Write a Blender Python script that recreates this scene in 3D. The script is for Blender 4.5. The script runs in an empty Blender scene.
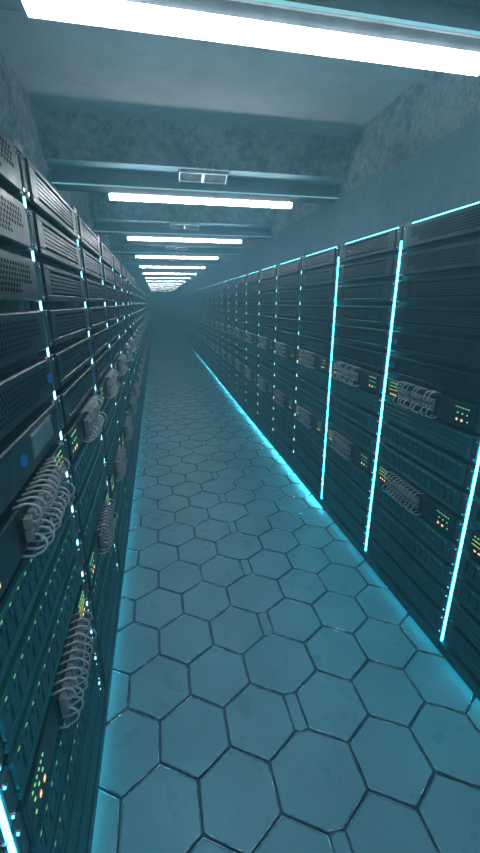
import bpy, bmesh, math, random
from mathutils import Matrix, Vector
random.seed(4)
C = bpy.context.scene.collection
S = 1.5                      # metres per layout unit (eye height)
PITCH = 0.434                 # rack width, layout units
BAY = 1.302                   # ceiling bay
LX, RX = -0.1886, 0.7498       # front planes of the rack rows
Y_END = 20.9
Y_BACK = -1.9

# ------------------------------------------------------------------ camera
cam_d = bpy.data.cameras.new('camera'); cam = bpy.data.objects.new('camera', cam_d); C.objects.link(cam)
cam_d.sensor_fit = 'VERTICAL'; cam_d.sensor_height = 36.0; cam_d.lens = 382.17/853.0*36.0
cam_d.clip_start = 0.02; cam_d.clip_end = 200
Rm = [[0.97883488, -0.06493523, 0.19407652],
      [-0.20464132, -0.30105634, 0.93138983],
      [-0.00205205, -0.95139292, -0.30797288]]
M4 = Matrix(((Rm[0][0], -Rm[0][1], -Rm[0][2], 0),
             (Rm[1][0], -Rm[1][1], -Rm[1][2], 0),
             (Rm[2][0], -Rm[2][1], -Rm[2][2], S),
             (0, 0, 0, 1)))
cam.matrix_world = M4
bpy.context.scene.camera = cam

# ------------------------------------------------------------------ world, exposure
w = bpy.data.worlds.new('world'); bpy.context.scene.world = w; w.use_nodes = True
w.node_tree.nodes['Background'].inputs[0].default_value = (0.0, 0.0, 0.0, 1)
w.node_tree.nodes['Background'].inputs[1].default_value = 0.0
vs = bpy.context.scene.view_settings
vs.view_transform = 'Standard'; vs.look = 'None'; vs.gamma = 1; vs.use_curve_mapping = False
vs.exposure = 0.0
cy = bpy.context.scene.cycles
cy.volume_bounces = 1; cy.max_bounces = 6; cy.diffuse_bounces = 3; cy.glossy_bounces = 3
cy.sample_clamp_indirect = 4.0
cy.use_denoising = True

LAMP_COL, LAMP_E = (0.96, 0.97, 1.0), 38.0
STRIP_COL, STRIP_E = (0.055, 0.70, 1.0), 19.0
TOP_E = 9.0
BASE_E, BASE_FAR_E = 5.5, 34.0
HAZE_D = 0.17
HAZE_COL = (0.125, 0.30, 0.37)

# ------------------------------------------------------------------ materials
def mat(name): 
    m = bpy.data.materials.new(name); m.use_nodes = True
    nt = m.node_tree; b = nt.nodes['Principled BSDF']
    return m, nt, b
def N(nt, t, **k):
    n = nt.nodes.new(t)
    for a, v in k.items(): setattr(n, a, v)
    return n
def noise(nt, scale, detail=4, rough=0.55, vec=None):
    n = N(nt, 'ShaderNodeTexNoise'); n.inputs['Scale'].default_value = scale
    n.inputs['Detail'].default_value = detail; n.inputs['Roughness'].default_value = rough
    if vec: nt.links.new(vec, n.inputs['Vector'])
    return n
def ramp(nt, src, p0, c0, p1, c1):
    r = N(nt, 'ShaderNodeValToRGB'); e = r.color_ramp.elements
    e[0].position = p0; e[0].color = (*c0, 1); e[1].position = p1; e[1].color = (*c1, 1)
    nt.links.new(src, r.inputs[0]); return r
def bump(nt, b, src, strength, dist):
    n = N(nt, 'ShaderNodeBump'); n.inputs['Strength'].default_value = strength; n.inputs['Distance'].default_value = dist
    nt.links.new(src, n.inputs['Height']); nt.links.new(n.outputs[0], b.inputs['Normal']); return n
def emat(name, col, e, sample=True):
    m = bpy.data.materials.new(name); m.use_nodes = True; nt = m.node_tree; nt.nodes.clear()
    em = N(nt, 'ShaderNodeEmission'); em.inputs[0].default_value = (*col, 1); em.inputs[1].default_value = e
    o = N(nt, 'ShaderNodeOutputMaterial'); nt.links.new(em.outputs[0], o.inputs[0])
    if not sample: m.cycles.emission_sampling = 'NONE'
    return m

def metal(name, col, rough, metallic, var=0.25):
    m, nt, b = mat(name)
    tc = N(nt, 'ShaderNodeTexCoord')
    n = noise(nt, 9, 5, 0.6, tc.outputs['Object'])
    lo = tuple(c*(1-var) for c in col); hi = tuple(c*(1+var) for c in col)
    r = ramp(nt, n.outputs[0], 0.35, lo, 0.65, hi); nt.links.new(r.outputs[0], b.inputs['Base Color'])
    b.inputs['Metallic'].default_value = metallic
    n2 = noise(nt, 30, 4, 0.6, tc.outputs['Object'])
    r2 = ramp(nt, n2.outputs[0], 0.3, (rough*0.8,)*3, 0.7, (min(1, rough*1.2),)*3)
    nt.links.new(r2.outputs[0], b.inputs['Roughness'])
    return m
M = {}
M['panel'] = metal('rack_panel_metal', (0.030, 0.062, 0.074), 0.36, 0.75)
M['dark'] = metal('dark_recess_metal', (0.010, 0.014, 0.018), 0.6, 0.2)
M['hole'] = metal('black_hole', (0.004, 0.006, 0.008), 0.9, 0.0); M['hole'].node_tree.nodes['Principled BSDF'].inputs['Specular IOR Level'].default_value = 0.05
M['post'] = metal('rack_post_metal', (0.085, 0.12, 0.135), 0.4, 0.6)
M['bay'] = metal('drive_bay_metal', (0.008, 0.13, 0.155), 0.42, 0.4)
M['bolt'] = metal('bolt_steel', (0.75, 0.85, 0.9), 0.22, 1.0, 0.05)
M['cable'] = metal('grey_cable_rubber', (0.48, 0.53, 0.55), 0.45, 0.0, 0.1)
M['port'] = metal('port_grey_plastic', (0.22, 0.27, 0.29), 0.5, 0.0, 0.15)
M['vent'] = metal('vent_metal', (0.55, 0.72, 0.78), 0.5, 0.1)
M['bluep'] = metal('blue_port_plastic', (0.012, 0.07, 0.17), 0.4, 0.0)
M['screen'] = metal('display_glass', (0.10, 0.17, 0.18), 0.2, 0.0)
M['plate'] = metal('lamp_plate_metal', (0.055, 0.07, 0.08), 0.6, 0.1)
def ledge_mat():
    m, nt, b = mat('ledge_painted_light_relief')  # cyan-blue light on the ledge is put into its base colour
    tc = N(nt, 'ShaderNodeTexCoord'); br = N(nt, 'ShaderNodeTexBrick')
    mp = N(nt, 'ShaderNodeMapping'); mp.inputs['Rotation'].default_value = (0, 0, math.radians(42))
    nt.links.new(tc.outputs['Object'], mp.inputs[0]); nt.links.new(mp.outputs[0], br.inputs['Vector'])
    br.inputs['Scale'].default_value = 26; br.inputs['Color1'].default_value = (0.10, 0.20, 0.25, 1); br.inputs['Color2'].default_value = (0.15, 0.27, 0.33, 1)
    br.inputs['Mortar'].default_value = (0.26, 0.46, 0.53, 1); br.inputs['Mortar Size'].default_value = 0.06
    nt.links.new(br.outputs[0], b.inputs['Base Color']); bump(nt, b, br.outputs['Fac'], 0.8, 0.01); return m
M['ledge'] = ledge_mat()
M['lamp'] = emat('lamp_white', LAMP_COL, LAMP_E)
M['rail'] = emat('rail_painted_reflection', (0.35, 0.85, 1.0), 0.85, False)  # metal trim, no lamp: emission stands in for the light it reflects
M['strip'] = emat('light_strip_cyan', STRIP_COL, STRIP_E)
M['seg'] = emat('light_segment_cyan', (0.35, 0.85, 1.0), 4.0)
M['wire'] = metal('teal_wire', (0.10, 0.42, 0.48), 0.3, 0.3)
M['top'] = emat('top_light_strip_cyan', (0.12, 0.78, 1.0), TOP_E)
M['base'] = emat('base_light_strip_cyan', (0.10, 0.80, 1.0), BASE_E)
M['base_far'] = emat('base_light_strip_bright', (0.14, 0.82, 1.0), BASE_FAR_E)
M['green'] = emat('indicator_green', (0.30, 1.0, 0.38), 1.0, False)
M['green_dim'] = emat('indicator_green_dim', (0.30, 1.0, 0.38), 0.5, False)
M['yellow'] = emat('indicator_yellow', (0.75, 1.0, 0.25), 0.8, False)
M['orange'] = emat('indicator_orange', (1.0, 0.62, 0.28), 1.6, False)
M['blue'] = emat('button_blue', (0.02, 0.13, 0.42), 0.45, False)

def concrete(name, c0, c1, bscale, bstr, rough=0.85):
    m, nt, b = mat(name)
    tc = N(nt, 'ShaderNodeTexCoord')
    n = noise(nt, 1.4, 8, 0.65, tc.outputs['Object'])
    n9 = noise(nt, bscale, 6, 0.75, tc.outputs['Object'])
    av = N(nt, 'ShaderNodeMath', operation='ADD'); nt.links.new(n.outputs[0], av.inputs[0]); nt.links.new(n9.outputs[0], av.inputs[1])
    hf = N(nt, 'ShaderNodeMath', operation='MULTIPLY'); nt.links.new(av.outputs[0], hf.inputs[0]); hf.inputs[1].default_value = 0.5
    r = ramp(nt, hf.outputs[0], 0.42, c0, 0.58, c1)
    nt.links.new(r.outputs[0], b.inputs['Base Color'])
    b.inputs['Roughness'].default_value = rough
    v = N(nt, 'ShaderNodeTexVoronoi'); v.inputs['Scale'].default_value = bscale*2.2
    nt.links.new(tc.outputs['Object'], v.inputs['Vector'])
    n2 = noise(nt, bscale, 8, 0.7, tc.outputs['Object'])
    mx = N(nt, 'ShaderNodeMath', operation='MULTIPLY'); nt.links.new(v.outputs[0], mx.inputs[0]); nt.links.new(n2.outputs[0], mx.inputs[1])
    ad = N(nt, 'ShaderNodeMath', operation='ADD'); nt.links.new(mx.outputs[0], ad.inputs[0]); nt.links.new(n2.outputs[0], ad.inputs[1])
    bump(nt, b, ad.outputs[0], bstr, 0.03)
    return m
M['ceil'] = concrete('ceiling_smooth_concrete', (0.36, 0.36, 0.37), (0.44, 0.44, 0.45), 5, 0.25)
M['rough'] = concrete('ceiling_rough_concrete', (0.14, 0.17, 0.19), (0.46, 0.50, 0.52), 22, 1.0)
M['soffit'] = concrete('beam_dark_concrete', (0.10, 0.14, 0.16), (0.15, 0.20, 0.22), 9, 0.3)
M['wall'] = concrete('wall_concrete', (0.12, 0.20, 0.24), (0.18, 0.28, 0.32), 9, 0.35)

def floor_mat():
    m, nt, b = mat('floor_hexagon_stone')
    tc = N(nt, 'ShaderNodeTexCoord')
    n = noise(nt, 2.2, 8, 0.6, tc.outputs['Object'])
    r = ramp(nt, n.outputs[0], 0.3, (0.11, 0.39, 0.49), 0.7, (0.19, 0.57, 0.69))
    nt.links.new(r.outputs[0], b.inputs['Base Color'])
    n2 = noise(nt, 7, 8, 0.7, tc.outputs['Object'])
    r2 = ramp(nt, n2.outputs[0], 0.35, (0.22,)*3, 0.68, (0.55,)*3)
    nt.links.new(r2.outputs[0], b.inputs['Roughness'])
    n3 = noise(nt, 60, 6, 0.7, tc.outputs['Object'])
    bump(nt, b, n3.outputs[0], 0.3, 0.01)
    b.inputs['Specular IOR Level'].default_value = 0.6
    return m
M['floor'] = floor_mat()
def edge_mat():
    m, nt, b = mat('floor_groove_edge')
    tc = N(nt, 'ShaderNodeTexCoord')
    n3 = noise(nt, 45, 6, 0.7, tc.outputs['Object'])
    r = ramp(nt, n3.outputs[0], 0.40, (0.12, 0.25, 0.30), 0.60, (0.45, 0.75, 0.85)); nt.links.new(r.outputs[0], b.inputs['Base Color'])  # noise colour paints sparkle dashes along the tile rims
    bump(nt, b, n3.outputs[0], 0.25, 0.004)
    b.inputs['Metallic'].default_value = 0.9; b.inputs['Roughness'].default_value = 0.18; b.inputs['Specular IOR Level'].default_value = 1.0
    return m
M['edge'] = edge_mat()
M['grout'] = metal('floor_dark_grout', (0.045, 0.12, 0.15), 0.35, 0.0)

# ------------------------------------------------------------------ mesh helper
class MB:
    def __init__(self, mir=False):
        self.v = []; self.f = []; self.mi = []; self.mats = []; self.mir = mir
    def m(self, k):
        if k not in self.mats: self.mats.append(k)
        return self.mats.index(k)
    def add(self, vs, fs, k):
        o = len(self.v); self.v += [tuple(v) for v in vs]; i = self.m(k)
        for f in fs: self.f.append(tuple(o+a for a in f)); self.mi.append(i)
    def box(self, x0, x1, y0, y1, z0, z1, k):
        vs = [(x, y, z) for x in (x0, x1) for y in (y0, y1) for z in (z0, z1)]
        self.add(vs, [(0,1,3,2), (4,6,7,5), (0,4,5,1), (2,3,7,6), (0,2,6,4), (1,5,7,3)], k)
    def bevbox(self, x0, x1, y0, y1, z0, z1, k, b):
        # box facing +x with chamfered front edges
        vs = [(x0,y0,z0),(x0,y1,z0),(x0,y1,z1),(x0,y0,z1),
              (x1-b,y0,z0),(x1-b,y1,z0),(x1-b,y1,z1),(x1-b,y0,z1),
              (x1,y0+b,z0+b),(x1,y1-b,z0+b),(x1,y1-b,z1-b),(x1,y0+b,z1-b)]
        fs = [(0,3,2,1)]
        for i in range(4):
            j = (i+1) % 4
            fs.append((i, j, 4+j, 4+i)); fs.append((4+i, 4+j, 8+j, 8+i))
        fs.append((8,9,10,11))
        self.add(vs, fs, k)
    def disc(self, x0, x1, y, z, r, n, k):
        # short prism along x
        vs = []
        for x in (x0, x1):
            vs += [(x, y+r*math.cos(2*math.pi*i/n), z+r*math.sin(2*math.pi*i/n)) for i in range(n)]
        fs = [tuple(range(n, 2*n)), tuple(range(n-1, -1, -1))] + [(i, (i+1)%n, n+(i+1)%n, n+i) for i in range(n)]
        self.add(vs, fs, k)
    def tube(self, pts, r, k, n=6):
        P = [Vector(p) for p in pts]; vs = []; up = Vector((0, 1, 0))
        for i, p in enumerate(P):
            t = (P[min(i+1, len(P)-1)]-P[max(i-1, 0)]).normalized()
            a = t.cross(up)
            if a.length < 1e-4: a = t.cross(Vector((0,0,1)))
            a.normalize(); b = t.cross(a)
            vs += [p + r*(a*math.cos(2*math.pi*j/n)+b*math.sin(2*math.pi*j/n)) for j in range(n)]
        fs = []
        for i in range(len(P)-1):
            for j in range(n):
                fs.append((i*n+j, i*n+(j+1)%n, (i+1)*n+(j+1)%n, (i+1)*n+j))
        fs.append(tuple(range(n-1,-1,-1))); fs.append(tuple((len(P)-1)*n+j for j in range(n)))
        self.add(vs, fs, k)
    def mesh(self, name, smooth=False):
        me = bpy.data.meshes.new(name)
        sx = -S if self.mir else S
        vs = [(x*sx, y*S, z*S) for x, y, z in self.v]
        fs = [tuple(reversed(f)) for f in self.f] if self.mir else self.f
        me.from_pydata(vs, [], fs)
        for k in self.mats: me.materials.append(M[k])
        for p, i in zip(me.polygons, self.mi): p.material_index = i; p.use_smooth = smooth
        bm = bmesh.new(); bm.from_mesh(me); bmesh.ops.recalc_face_normals(bm, faces=bm.faces); bm.to_mesh(me); bm.free()
        me.update(); return me
    def build(self, name, parent=None, smooth=False):
        return inst(name, self.mesh(name, smooth), parent)
def inst(name, me, parent=None):
    o = bpy.data.objects.new(name, me); C.objects.link(o)
    if parent: o.parent = parent
    return o
def thing(name, label, cat, loc, group=None):
    o = bpy.data.objects.new(name, None); C.objects.link(o); o.empty_display_size = 0.1
    o.location = [c*S for c in loc]; o['label'] = label; o['category'] = cat
    if group: o['group'] = group
    return o
def structure(o): o['kind'] = 'structure'; return o

# ------------------------------------------------------------------ room shell
WL, WR = -0.462, 1.030             # wall planes
ZS, ZB, ZL = 1.788, 1.540, 1.611   # slab, lamp box underside, beam underside
CL, CR = -0.445, 1.010             # coffer inner faces
b = MB(); b.box(WL-0.1, WL, Y_BACK, Y_END, -0.05, ZS+0.1, 'wall'); structure(b.build('wall_left'))
b = MB(); b.box(WR, WR+0.1, Y_BACK, Y_END, -0.05, ZS+0.1, 'wall'); structure(b.build('wall_right'))
b = MB(); b.box(WL-0.1, WR+0.1, Y_END, Y_END+0.1, -0.05, ZS+0.1, 'wall'); structure(b.build('wall_back'))
b = MB(); b.box(WL-0.1, WR+0.1, Y_BACK-0.1, Y_BACK, -0.05, ZS+0.1, 'wall'); structure(b.build('wall_front'))
b = MB(); b.box(WL, WR, Y_BACK, Y_END, ZS, ZS+0.1, 'ceil'); ceiling = structure(b.build('ceiling'))
for x0, x1, xm in ((WL, CL, 1), (CR, WR, -1)):
    b = MB()
    # long haunch along the wall, tapering down to it
    inner = x1 if xm == 1 else x0; outer = x0 if xm == 1 else x1
    prof = [(inner, ZS), (inner, ZL), (outer, 1.556), (outer, ZS)]
    vs = [(x, y, z) for y in (Y_BACK, Y_END) for x, z in prof]; n = 4
    for fi in range(n):
        j = (fi+1) % n
        b.add([vs[fi], vs[j], vs[n+j], vs[n+fi]], [(0,1,2,3)], 'rough' if fi < 2 else 'wall')
    b.build('edge_beam', ceiling)
VX0, VX1 = 0.150, 0.385
NB = 16
for k in range(-2, NB):
    y0 = 2.108 + (k-1)*BAY     # face towards the viewer
    if y0 < Y_BACK or y0 > Y_END-0.6: continue
    b = MB()
    # cross beam with a ledge coloured with painted cyan light (bare where the vent sits) and a lower box that carries the lamp
    for xa, xb, ch in ((CL, VX0-0.008, 1), (VX0-0.008, VX1+0.008, 0), (VX1+0.008, CR, 1)):
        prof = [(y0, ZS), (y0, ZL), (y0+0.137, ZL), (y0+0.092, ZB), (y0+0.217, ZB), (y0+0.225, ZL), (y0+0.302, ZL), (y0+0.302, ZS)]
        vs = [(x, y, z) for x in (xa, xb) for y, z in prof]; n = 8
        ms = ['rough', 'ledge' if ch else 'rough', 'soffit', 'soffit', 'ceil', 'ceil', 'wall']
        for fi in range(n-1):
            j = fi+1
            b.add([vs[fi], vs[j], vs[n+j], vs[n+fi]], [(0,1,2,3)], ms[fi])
    b.build('cross_beam', ceiling)

# ------------------------------------------------------------------ floor of hexagon plates
def build_floor():
    b = MB()
    b.box(WL, WR, Y_BACK, Y_END, -0.05, -0.0065, 'grout')
    W, SD, RP = 0.1625, 0.094, 0.1443
    g, bv, hz = 0.0020, 0.0024, 0.0048
    sh = 0.033
    def plate(poly, cx, cyy):
        # clip to the room in x by clamping
        def ins(d):
            out = []
            for (x, y) in poly:
                dx, dy = x-cx, y-cyy; l = math.hypot(dx, dy)
                out.append((x-dx/l*d, y-dy/l*d))
            return out
        rings = [(g, -0.0065), (g, -0.001), (g+0.0008, 0.0012), (g+0.0019, 0.0021), (g+0.0030, 0.0014), (g+0.0040, 0.0)]; n = len(poly)
        cl = lambda x: min(max(x, WL), WR)
        vs = [(cl(x), y, z) for d, z in rings for x, y in ins(d)]
        fs = [(q_*n+i, q_*n+(i+1) % n, (q_+1)*n+(i+1) % n, (q_+1)*n+i) for q_ in range(5) for i in range(n)]
        b.add(vs, fs, 'edge')
        b.add(vs[5*n:], [tuple(range(n))], 'floor')
    h = SD/2; q = RP - h      # half of vertical edge, height of apex above centre
    k0 = int((Y_BACK-0.522)/RP) + 1; k1 = int((Y_END-0.522)/RP) - 1
    for k in range(k0, k1):
        yc = 0.522 + RP*k
        if k % 2 == 0:       # vertical edges at .0165+W*i up to .179, then stretched plate to .375
            edges = [0.0225+W*i for i in range(-4, 2)] + [0.0225+W*i+sh for i in range(2, 7)]
        else:
            edges = [-0.0588+W*i for i in range(-3, 3)] + [-0.0588+W*i+sh for i in range(2, 7)]
        for i in range(len(edges)-1):
            x0, x1 = edges[i], edges[i+1]
            if x1 < WL or x0 > WR: continue
            xm = (x0+x1)/2; wd = x1-x0
            if k % 2 == 1 and wd < 0.05:
                plate([(x0, yc-h), (xm, yc-h-0.006), (x1, yc-h), (x1, yc+h), (xm, yc+h+0.006), (x0, yc+h)], xm, yc); continue
            if wd > 0.18:
                pl = [(x0, yc-h), (x0+W/2, yc-q), (x1-W/2, yc-q), (x1, yc-h), (x1, yc+h), (x1-W/2, yc+q), (x0+W/2, yc+q), (x0, yc+h)]
            else:
                pl = [(x0, yc-h), (xm, yc-q), (x1, yc-h), (x1, yc+h), (xm, yc+q), (x0, yc+h)]
            plate(pl, xm, yc)
    o = b.build('floor'); ei = b.mats.index('edge')
    for p in o.data.polygons: p.use_smooth = (p.material_index == ei)
    return structure(o)
build_floor()

# ------------------------------------------------------------------ server rack parts (face at x = 0, looking +x)
DZ = 0.07695
GAP = 0.0135
TOPZ = 1.220
def zspan(m):
    """bottom and top of slot m"""
    hi = 1.1497 - DZ*(m-1) - GAP/2 if m else TOPZ
    lo = 1.1497 - DZ*m + GAP/2
    return lo, hi
NM = 15
EA, EB = 0.030, 0.404      # ear limits
def plate_base(b, lo, hi, centre='panel', raise_=0.004):
    b.bevbox(-0.016, 0.0, 0.0065, 0.0285, lo, hi, 'post', 0.0015)
    b.bevbox(-0.016, 0.0, 0.4055, 0.4275, lo, hi, 'post', 0.0015)
    if centre: b.bevbox(-0.016, raise_, 0.030, 0.404, lo+0.001, hi-0.001, centre, 0.002)
def vented_slots(mir, lo, hi):
    b = MB(mir); plate_base(b, lo, hi, None)
    y0, y1 = EA, EB
    b.box(-0.016, -0.004, y0, y1, lo+0.001, hi-0.001, 'hole')
    za, zb = lo+0.012, hi-0.009
    b.bevbox(-0.004, 0.004, y0, y1, lo+0.001, za, 'panel', 0.0015)
    b.bevbox(-0.004, 0.004, y0, y1, zb, hi-0.001, 'panel', 0.0015)
    b.box(-0.004, 0.004, y0, y0+0.035, za, zb, 'panel'); b.box(-0.004, 0.004, y1-0.04, y1, za, zb, 'panel')
    n = 6; st = (zb-za)/n
    for i in range(1, n): b.box(-0.004, 0.0035, y0+0.035, y1-0.04, za+st*i-st*0.34, za+st*i+st*0.34, 'panel')
    return b.mesh('vented_panel')
def vented_holes(mir, lo, hi, s):
    b = MB(mir); plate_base(b, lo, hi)
    rows = 6; zs = (hi-lo-0.022)/rows
    for r in range(rows):
        short = r < 2
        n = int(0.27/ s)
        for i in range(n):
            y = 0.380 - i*s
            if short and i < 5: continue
            b.disc(0.0030, 0.00425, y-(0.5*s if r % 2 else 0), lo+0.011+zs*(r+0.5), zs*0.44, 6, 'hole')
    return b.mesh('vented_panel')
def ridged(mir, lo, hi):
    b = MB(mir); plate_base(b, lo, hi, None)
    b.box(-0.016, -0.002, EA, EB, lo+0.001, hi-0.001, 'dark')
    n = 4; st = (hi-lo-0.002)/n
    for i in range(n): b.bevbox(-0.002, 0.004, EA, EB, lo+0.001+st*i+0.0012, lo+0.001+st*(i+1)-0.0012, 'bay', 0.0014)
    return b.mesh('blank_panel')
NBAY = 13; BY0 = 0.045; BP = 0.0264
def shelf(mir, lo, hi):
    b = MB(mir); plate_base(b, lo, hi, None)
    b.box(-0.016, -0.003, EA, EB, lo+0.001, hi-0.001, 'dark')
    b.bevbox(-0.003, 0.004, EA, EB, hi-0.011, hi-0.001, 'bay', 0.0012)
    for i in range(3): b.bevbox(-0.003, 0.004, EA, EB, lo+0.001+0.0045*i, lo+0.001+0.0045*i+0.0034, 'bay', 0.001)
    za, zb = lo+0.0155, hi-0.012
    for i in range(14):
        ya = EA + 0.0264*i + 0.001; yb = min(ya+0.0235, EB); sl = 0.004
        vs = [(-0.003, ya, za), (-0.003, yb, za), (-0.003, yb, zb), (-0.003, ya, zb),
              (0.003, ya+0.001, za+0.001), (0.003, yb-0.003, za+0.001), (0.003, yb-0.001, zb-0.001), (0.003, ya+0.003, zb-0.001)]
        b.add(vs, [(0,3,2,1), (4,5,6,7), (0,1,5,4), (1,2,6,5), (2,3,7,6), (3,0,4,7)], 'bay')
    return b.mesh('drive_shelf')
def shelf_led_list(lo, hi):
    z = hi-0.0075; out = []
    for i in range(NBAY):
        y = BY0 + BP*i
        out.append((y, y+0.0050, z, z+0.0020, 'green_dim'))
        out.append((y-0.001, y+0.008, z-0.013, z-0.004, 'bluep'))
    return out
def led_mesh(mir, lst):
    b = MB(mir)
    for (y0, y1, z0, z1, k) in lst: b.box(0.003, 0.0047, y0, y1, z0, z1, k)
    return b.mesh('indicator_lights')
def put_leds(mir, lst, parent, detail, key):
    if not detail:
        inst('indicator_lights', get((mir, 'leds')+key, lambda: led_mesh(mir, lst)), parent); return
    for (y0, y1, z0, z1, k) in lst:
        w_, h_ = round(y1-y0, 5), round(z1-z0, 5)
        me = get((mir, 'led', w_, h_, k), lambda: led_mesh(mir, [(0, w_, 0, h_, k)]))
        o = inst('port' if k == 'bluep' else 'indicator_light', me, parent); o.location = (0, y0*S, z0*S)
def switch_plate(mir, lo, hi):
    b = MB(mir); plate_base(b, lo, hi); zc = (lo+hi)/2
    b.box(0.003, 0.0046, 0.158, 0.340, lo+0.006, hi-0.006, 'dark')
    return b.mesh('network_switch')
def port_block(mir, lo, hi):
    b = MB(mir); zc = (lo+hi)/2
    b.box(0.0046, 0.008, 0.166, 0.333, zc-0.018, zc+0.018, 'dark')
    for r in (-1, 1):
        for i in range(10):
            y = 0.174 + i*0.0168
            b.bevbox(0.006, 0.017, y-0.0062, y+0.0062, zc+r*0.009-0.0076, zc+r*0.009+0.0076, 'port', 0.0018)
    return b.mesh('port_block')
def cable_path(r, zc, i):
    y = 0.174 + i*0.0168; rnd = random.Random(i*7+r)
    L = 0.033 + rnd.uniform(-0.003, 0.003); hgt = 0.030 if r > 0 else 0.025
    z0 = zc + r*0.009; pts = [(0.012, y, z0)]
    a0 = 0.014
    for j in range(9):
        a = math.pi*j/8
        pts.append((L-a0+a0*math.sin(a), y - 0.002*j*0.5, z0 + r*(hgt/2)*(1-math.cos(a))))
    pts.append((0.016, y-0.010, z0 + r*hgt + r*0.001)); pts.append((0.002, y-0.012, z0 + r*hgt*0.92))
    return pts
def cable_mesh(mir, lo, hi, r, i):
    b = MB(mir); b.tube(cable_path(r, (lo+hi)/2, i), 0.0017, 'cable', 6); return b.mesh('patch_cable', True)
def bundle_mesh(mir, lo, hi):
    b = MB(mir)
    for r in (-1, 1):
        for i in range(10): b.tube(cable_path(r, (lo+hi)/2, i), 0.0019, 'cable', 4)
    return b.mesh('patch_cables', True)
def switch_led_list(lo, hi):
    h = hi-lo; z = lambda t: lo + h*t; L = []
    for i in range(5): L.append((0.350+i*0.010, 0.3545+i*0.010, z(0.82), z(0.87), 'green'))
    for t in (0.66, 0.48): L.append((0.350, 0.398, z(t), z(t)+0.0020, 'yellow'))
    for i in range(3): L.append((0.356+i*0.013, 0.362+i*0.013, z(0.22), z(0.30), 'orange'))
    for i in range(6): L.append((0.050+i*0.0085, 0.0535+i*0.0085, z(0.76), z(0.80), 'green'))
    for i in range(3): L.append((0.052+i*0.016, 0.056+i*0.016, z(0.52), z(0.57), 'green'))
    L.append((0.048, 0.052, z(0.26), z(0.31), 'green'))
    for i in range(2): L.append((0.066+i*0.017, 0.072+i*0.017, z(0.22), z(0.32), 'orange'))
    return L
def display(mir, lo, hi):
    b = MB(mir); b.bevbox(0.003, 0.0065, 0.255, 0.36, lo+0.018, hi-0.012, 'screen', 0.0015)
    b.box(0.004, 0.0068, 0.255, 0.36, hi-0.012, hi-0.0105, 'port')
    return b.mesh('display_screen')
def display_marks(b, lo, hi):
    for j in range(4):
        for i in range(3): b.box(0.003, 0.0043, 0.378+i*0.008, 0.383+i*0.008, lo+0.016+j*0.010, lo+0.021+j*0.010, 'dark')
def button(mir, y, z):
    b = MB(mir); b.disc(0.003, 0.0075, y, z, 0.0085, 14, 'blue'); return b.mesh('button')

BAND_VENT = range(0, 6); SWITCH = (6, 10); SHELF = (7, 8, 9, 11, 12); BLANK = (13, 14)
cache = {}
def get(key, fn):
    if key not in cache: cache[key] = fn()
    return cache[key]
D = 0.258      # rack depth
def cabinet_mesh(mir, bolts):
    b = MB(mir)
    b.box(-D, -0.0165, 0.004, 0.430, 0.034, TOPZ-0.004, 'dark')
    b.box(-D, -0.014, 0.001, 0.0055, 0.03, TOPZ, 'dark'); b.box(-D, -0.014, 0.4285, 0.433, 0.03, TOPZ, 'dark')
    b.box(-D, -0.0205, 0.0055, 0.4285, TOPZ-0.004, TOPZ, 'post')          # top sheet
    b.box(-0.016, 0.001, 0.0, 0.020, TOPZ, TOPZ+0.012, 'post'); b.box(-0.016, 0.001, 0.414, 0.434, TOPZ, TOPZ+0.012, 'post')
    if bolts:
        for (y, z) in bolt_spots(): b.disc(0.0, 0.003, y, z, 0.0028, 6, 'bolt')
    return b.mesh('cabinet')
def bolt_spots():
    out = []
    for m in range(NM):
        lo, hi = zspan(m)
        out += [(0.0125, hi-0.008), (0.0125, lo+0.008), (0.4215, hi-0.008), (0.4215, lo+0.008)]
    return out
def plinth_mesh(mir):
    b = MB(mir)
    b.box(-D, -0.045, 0.002, 0.432, 0.0, 0.034, 'dark')
    b.bevbox(-0.05, 0.004, 0.001, 0.433, 0.026, 0.060, 'bay', 0.0015)      # kick board above the base light
    return b.mesh('plinth')
def strip_mesh(mir, GX=0.0):
    b = MB(mir); b.bevbox(-0.004, 0.0015, 0.4320+GX, 0.4360-GX, 0.062, 1.180, 'strip', 0.0012); return b.mesh('light_strip')
def gap_zs(): return [1.1497 - DZ*m for m in range(NM-1)]
def segment_mesh(mir, zs):
    b = MB(mir)
    for z in zs: b.bevbox(-0.003, 0.0003, 0.4303, 0.4330, z-0.0080, z+0.0080, 'seg', 0.0006)
    return b.mesh('light_segment')
def wire_mesh(mir):
    b = MB(mir); z = 1.16; pts = []
    while z > 0.06:
        pts.append((-0.001, 0.4345+0.0016*math.sin(z*2*math.pi/DZ), z)); z -= 0.0085
    b.tube(pts, 0.0010, 'wire', 5); return b.mesh('wire')
def top_mesh(mir):
    b = MB(mir); b.box(-0.0205, -0.0150, 0.024, 0.410, TOPZ-0.002, TOPZ+0.0065, 'top'); return b.mesh('top_light_strip')
def base_mesh(mir, k):
    b = MB(mir); b.box(-0.018, -0.013, 0.01, 0.424, 0.0175, 0.0235, k); return b.mesh('base_light_strip')

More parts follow.
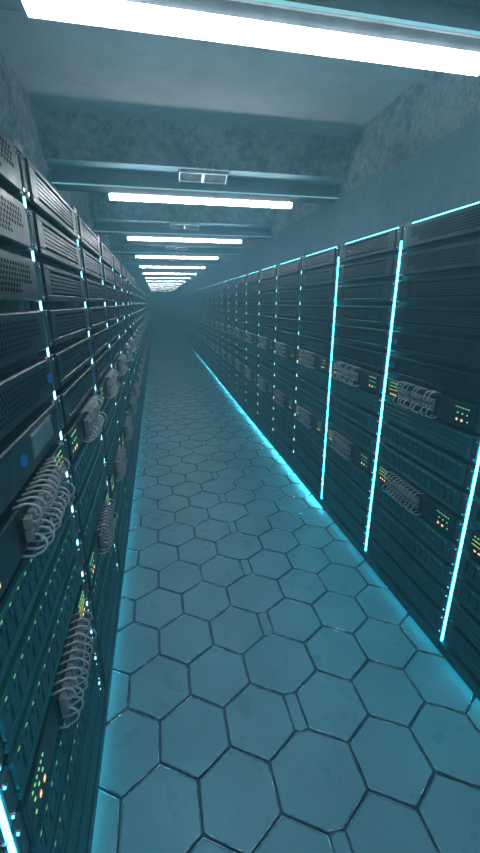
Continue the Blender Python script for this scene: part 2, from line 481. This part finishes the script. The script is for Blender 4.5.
def rack(side, k, detail):
    mir = side == 'right'
    x = RX if mir else LX
    y = 0.2965 + PITCH*k
    t = thing('server_rack', rack_label(side, k), 'server rack', (x, y, 0), 'server racks in the %s row' % side)
    K = (mir,)
    inst('cabinet', get(K+('cab', detail), lambda: cabinet_mesh(mir, not detail)), t)
    inst('plinth', get(K+('pl',), lambda: plinth_mesh(mir)), t)
    for m in range(NM):
        lo, hi = zspan(m)
        if m in BAND_VENT:
            holes = detail and ((side == 'left' and k <= 0 and m < 5) or (side == 'right' and k <= 1 and m < 2))
            if holes: me = get(K+('h', m), lambda: vented_holes(mir, lo, hi, 0.0105 if not mir else 0.007))
            elif side == 'left' and k == 0 and m == 5:
                def mk():
                    b = MB(mir); plate_base(b, lo, hi); display_marks(b, lo, hi); return b.mesh('control_panel')
                p = inst('control_panel', mk(), t)
                inst('display_screen', display(mir, lo, hi), p)
                inst('button', button(mir, 0.215, (lo+hi)/2), p)
                continue
            else: me = get(K+('s', m), lambda: vented_slots(mir, lo, hi))
            p = inst('vented_panel', me, t)
            if detail and m in (4,) : inst('button', get(K+('b', m), lambda: button(mir, 0.392, (lo+hi)/2)), p)
            if detail and m == 5: inst('button', get(K+('b', m), lambda: button(mir, 0.392, (lo+hi)/2)), p)
        elif m in SWITCH:
            p = inst('network_switch', get(K+('sw', m), lambda: switch_plate(mir, lo, hi)), t)
            inst('port_block', get(K+('pb', m), lambda: port_block(mir, lo, hi)), p)
            put_leds(mir, switch_led_list(lo, hi), p, detail, ('sl', m))
            if detail:
                for r in (1, -1):
                    for i in range(10):
                        if mir and k < 3 and m == 6 and i in (2, 5): continue
                        inst('patch_cable', get(K+('c', m, r, i), lambda: cable_mesh(mir, lo, hi, r, i)), p)
            else:
                inst('patch_cables', get(K+('cb', m), lambda: bundle_mesh(mir, lo, hi)), p)
        elif m in SHELF and not (side == 'right' and m == 7):
            p = inst('drive_shelf', get(K+('sh', m), lambda: shelf(mir, lo, hi)), t)
            put_leds(mir, shelf_led_list(lo, hi), p, detail, ('shl', m))
        else:
            p = inst('blank_panel', get(K+('bl', m), lambda: ridged(mir, lo, hi)), t)
    if detail:
        for (yy, zz) in bolt_spots():
            def mk():
                b = MB(mir); b.disc(0.0, 0.003, 0, 0, 0.0028, 6, 'bolt'); return b.mesh('bolt')
            o = inst('bolt', get(K+('bolt',), mk), t); o.location = (0, yy*S, zz*S)
    if (mir and k <= 2) or (not mir and k == -1):
        inst('light_strip', get(K+('st', k == 2), lambda: strip_mesh(mir, 0.0007 if k == 2 else 0.0)), t)
    else:
        inst('wire', get(K+('wi',), lambda: wire_mesh(mir)), t)
        if detail:
            for z in gap_zs():
                o = inst('light_segment', get(K+('sg1',), lambda: segment_mesh(mir, [0])), t); o.location = (0, 0, z*S)
        else: inst('light_segments', get(K+('sg',), lambda: segment_mesh(mir, gap_zs())), t)
    inst('top_light_strip', get(K+('tp',), lambda: top_mesh(mir)), t)
    bk = 'base_far' if (mir and 3 <= k <= 18) else 'base'
    inst('base_light_strip', get(K+('bs', bk), lambda: base_mesh(mir, bk)), t)
    return t
ORD = ['first', 'second', 'third', 'fourth', 'fifth', 'sixth', 'seventh', 'eighth', 'ninth', 'tenth', 'eleventh', 'twelfth']
def rack_label(side, k):
    if side == 'left':
        if k < 0: return 'dark server rack cut off by the lower left edge, before the bright cyan tube'
        if k == 0: return 'nearest grey server rack on the left, with dot-perforated panels and a small display'
        if k < 12: return 'grey slotted server rack in the left row, %s after the dot-perforated one' % ORD[k-1]
        return 'small server rack lost in haze at the far end of the left row'
    if k < 1: return 'dark server rack cut off by the right edge, in front of the longest cyan tube'
    if k == 1: return 'dark server rack on the right between the two longest vertical cyan tubes'
    if k == 2: return 'dark server rack on the right between the second and third vertical cyan tubes'
    if k < 13: return 'dark server rack with dotted cyan seams, %s beyond the third cyan tube on the right' % ORD[k-3]
    return 'small server rack lost in haze at the far end of the right row'
NK = int((Y_END-0.30)/PITCH)
for k in range(-1, NK):
    rack('left', k, k < 4)
    if k >= 0: rack('right', k, k < 5)

# ------------------------------------------------------------------ ceiling lamps
def lamp_meshes():
    p = MB(); p.box(CL+0.002, CR-0.002, 0.0, 0.118, -0.004, 0.0, 'plate')
    r = MB(); r.box(CL+0.002, CR-0.002, -0.0030, 0.0, -0.0035, 0.0015, 'rail')
    h = MB(); h.box(-0.184, 0.738, 0.008, 0.026, -0.033, -0.004, 'plate')
    t = MB(); t.box(-0.189, 0.743, -0.002, 0.034, -0.0540, -0.0330, 'lamp')
    return [('mounting_plate', p.mesh('mounting_plate')), ('edge_rail', r.mesh('edge_rail')), ('housing', h.mesh('housing')), ('light_tube', t.mesh('light_tube'))]
LM = lamp_meshes()
def lamp_label(k):
    if k < 1: return 'white tube light on the beam behind the viewer, outside the picture'
    if k == 1: return 'largest white tube light, crossing the very top of the picture'
    if k < 9: return 'white tube light under a concrete beam, %s beyond the largest one' % ORD[k-2]
    return 'tiny white tube light merging into the haze at the end of the ceiling row'
def vent_label(k):
    if k == 2: return 'largest two-panel louvred ceiling vent, above the second tube light'
    if k < 6: return 'small two-panel ceiling vent just before the %s tube light, counted from the nearest' % ORD[k-1]
    return 'tiny ceiling vent far down the hazy row of beams'
def vent_meshes():
    f = MB(); x0, x1, y0, y1 = VX0, VX1, -0.031, 0.031; w_ = 0.004; z0, z1 = -0.008, 0.004
    f.box(x0, x1, y0, y0+w_, z0, z1, 'vent'); f.box(x0, x1, y1-w_, y1, z0, z1, 'vent')
    f.box(x0, x0+w_, y0+w_, y1-w_, z0, z1, 'vent'); f.box(x1-w_, x1, y0+w_, y1-w_, z0, z1, 'vent')
    xm = (x0+x1)/2; f.box(xm-0.007, xm+0.007, y0+w_, y1-w_, z0, z1, 'vent')
    out = [('vent_frame', f.mesh('vent_frame'))]
    for a, c in ((x0+w_, xm-0.007), (xm+0.007, x1-w_)):
        l = MB(); l.box(a, c, y0+w_, y1-w_, -0.003, -0.001, 'plate')
        for i in range(5):
            yy = y0+w_+0.002+i*0.0105
            l.add([(a, yy, -0.006), (c, yy, -0.006), (c, yy+0.005, -0.002), (a, yy+0.005, -0.002),
                   (a, yy, -0.0052), (c, yy, -0.0052), (c, yy+0.005, -0.0012), (a, yy+0.005, -0.0012)],
                  [(0,1,2,3), (7,6,5,4), (0,4,5,1), (1,5,6,2), (2,6,7,3), (3,7,4,0)], 'vent')
        out.append(('louvre', l.mesh('louvre')))
    return out
VM = vent_meshes()
for k in range(0, NB):
    yb = 2.108 + (k-2)*BAY
    if yb + 0.6 > Y_END: continue
    t = thing('ceiling_light', lamp_label(k), 'ceiling light', (0, yb + 0.092, ZB), 'tube lights in a row along the ceiling')
    t['label'] = lamp_label(k)
    for n, me in LM: inst(n, me, t)
    if k >= 2:
        v = thing('ceiling_vent', vent_label(k), 'ceiling vent', (0, yb+0.062, ZL-0.018), 'small vents on the ceiling beams')
        v.rotation_euler = (math.radians(-24), 0, 0)
        for n, me in VM: inst(n, me, v)

# ------------------------------------------------------------------ haze filling the corridor
hz = bpy.data.materials.new('teal_haze'); hz.use_nodes = True; nt = hz.node_tree; nt.nodes.clear()
vol = N(nt, 'ShaderNodeVolumePrincipled'); vol.inputs['Density'].default_value = HAZE_D
vol.inputs['Color'].default_value = (*HAZE_COL, 1); vol.inputs['Anisotropy'].default_value = 0.25
vol.inputs['Absorption Color'].default_value = (0.0, 0.0, 0.0, 1)
o_ = N(nt, 'ShaderNodeOutputMaterial'); nt.links.new(vol.outputs[0], o_.inputs['Volume'])
M['haze'] = hz
b = MB(); b.box(WL-0.05, WR+0.05, Y_BACK-0.05, Y_END+0.05, -0.03, ZS+0.05, 'haze'); h = b.build('haze')
h['kind'] = 'stuff'; h['label'] = 'thin teal haze filling the whole corridor'; h['category'] = 'haze'
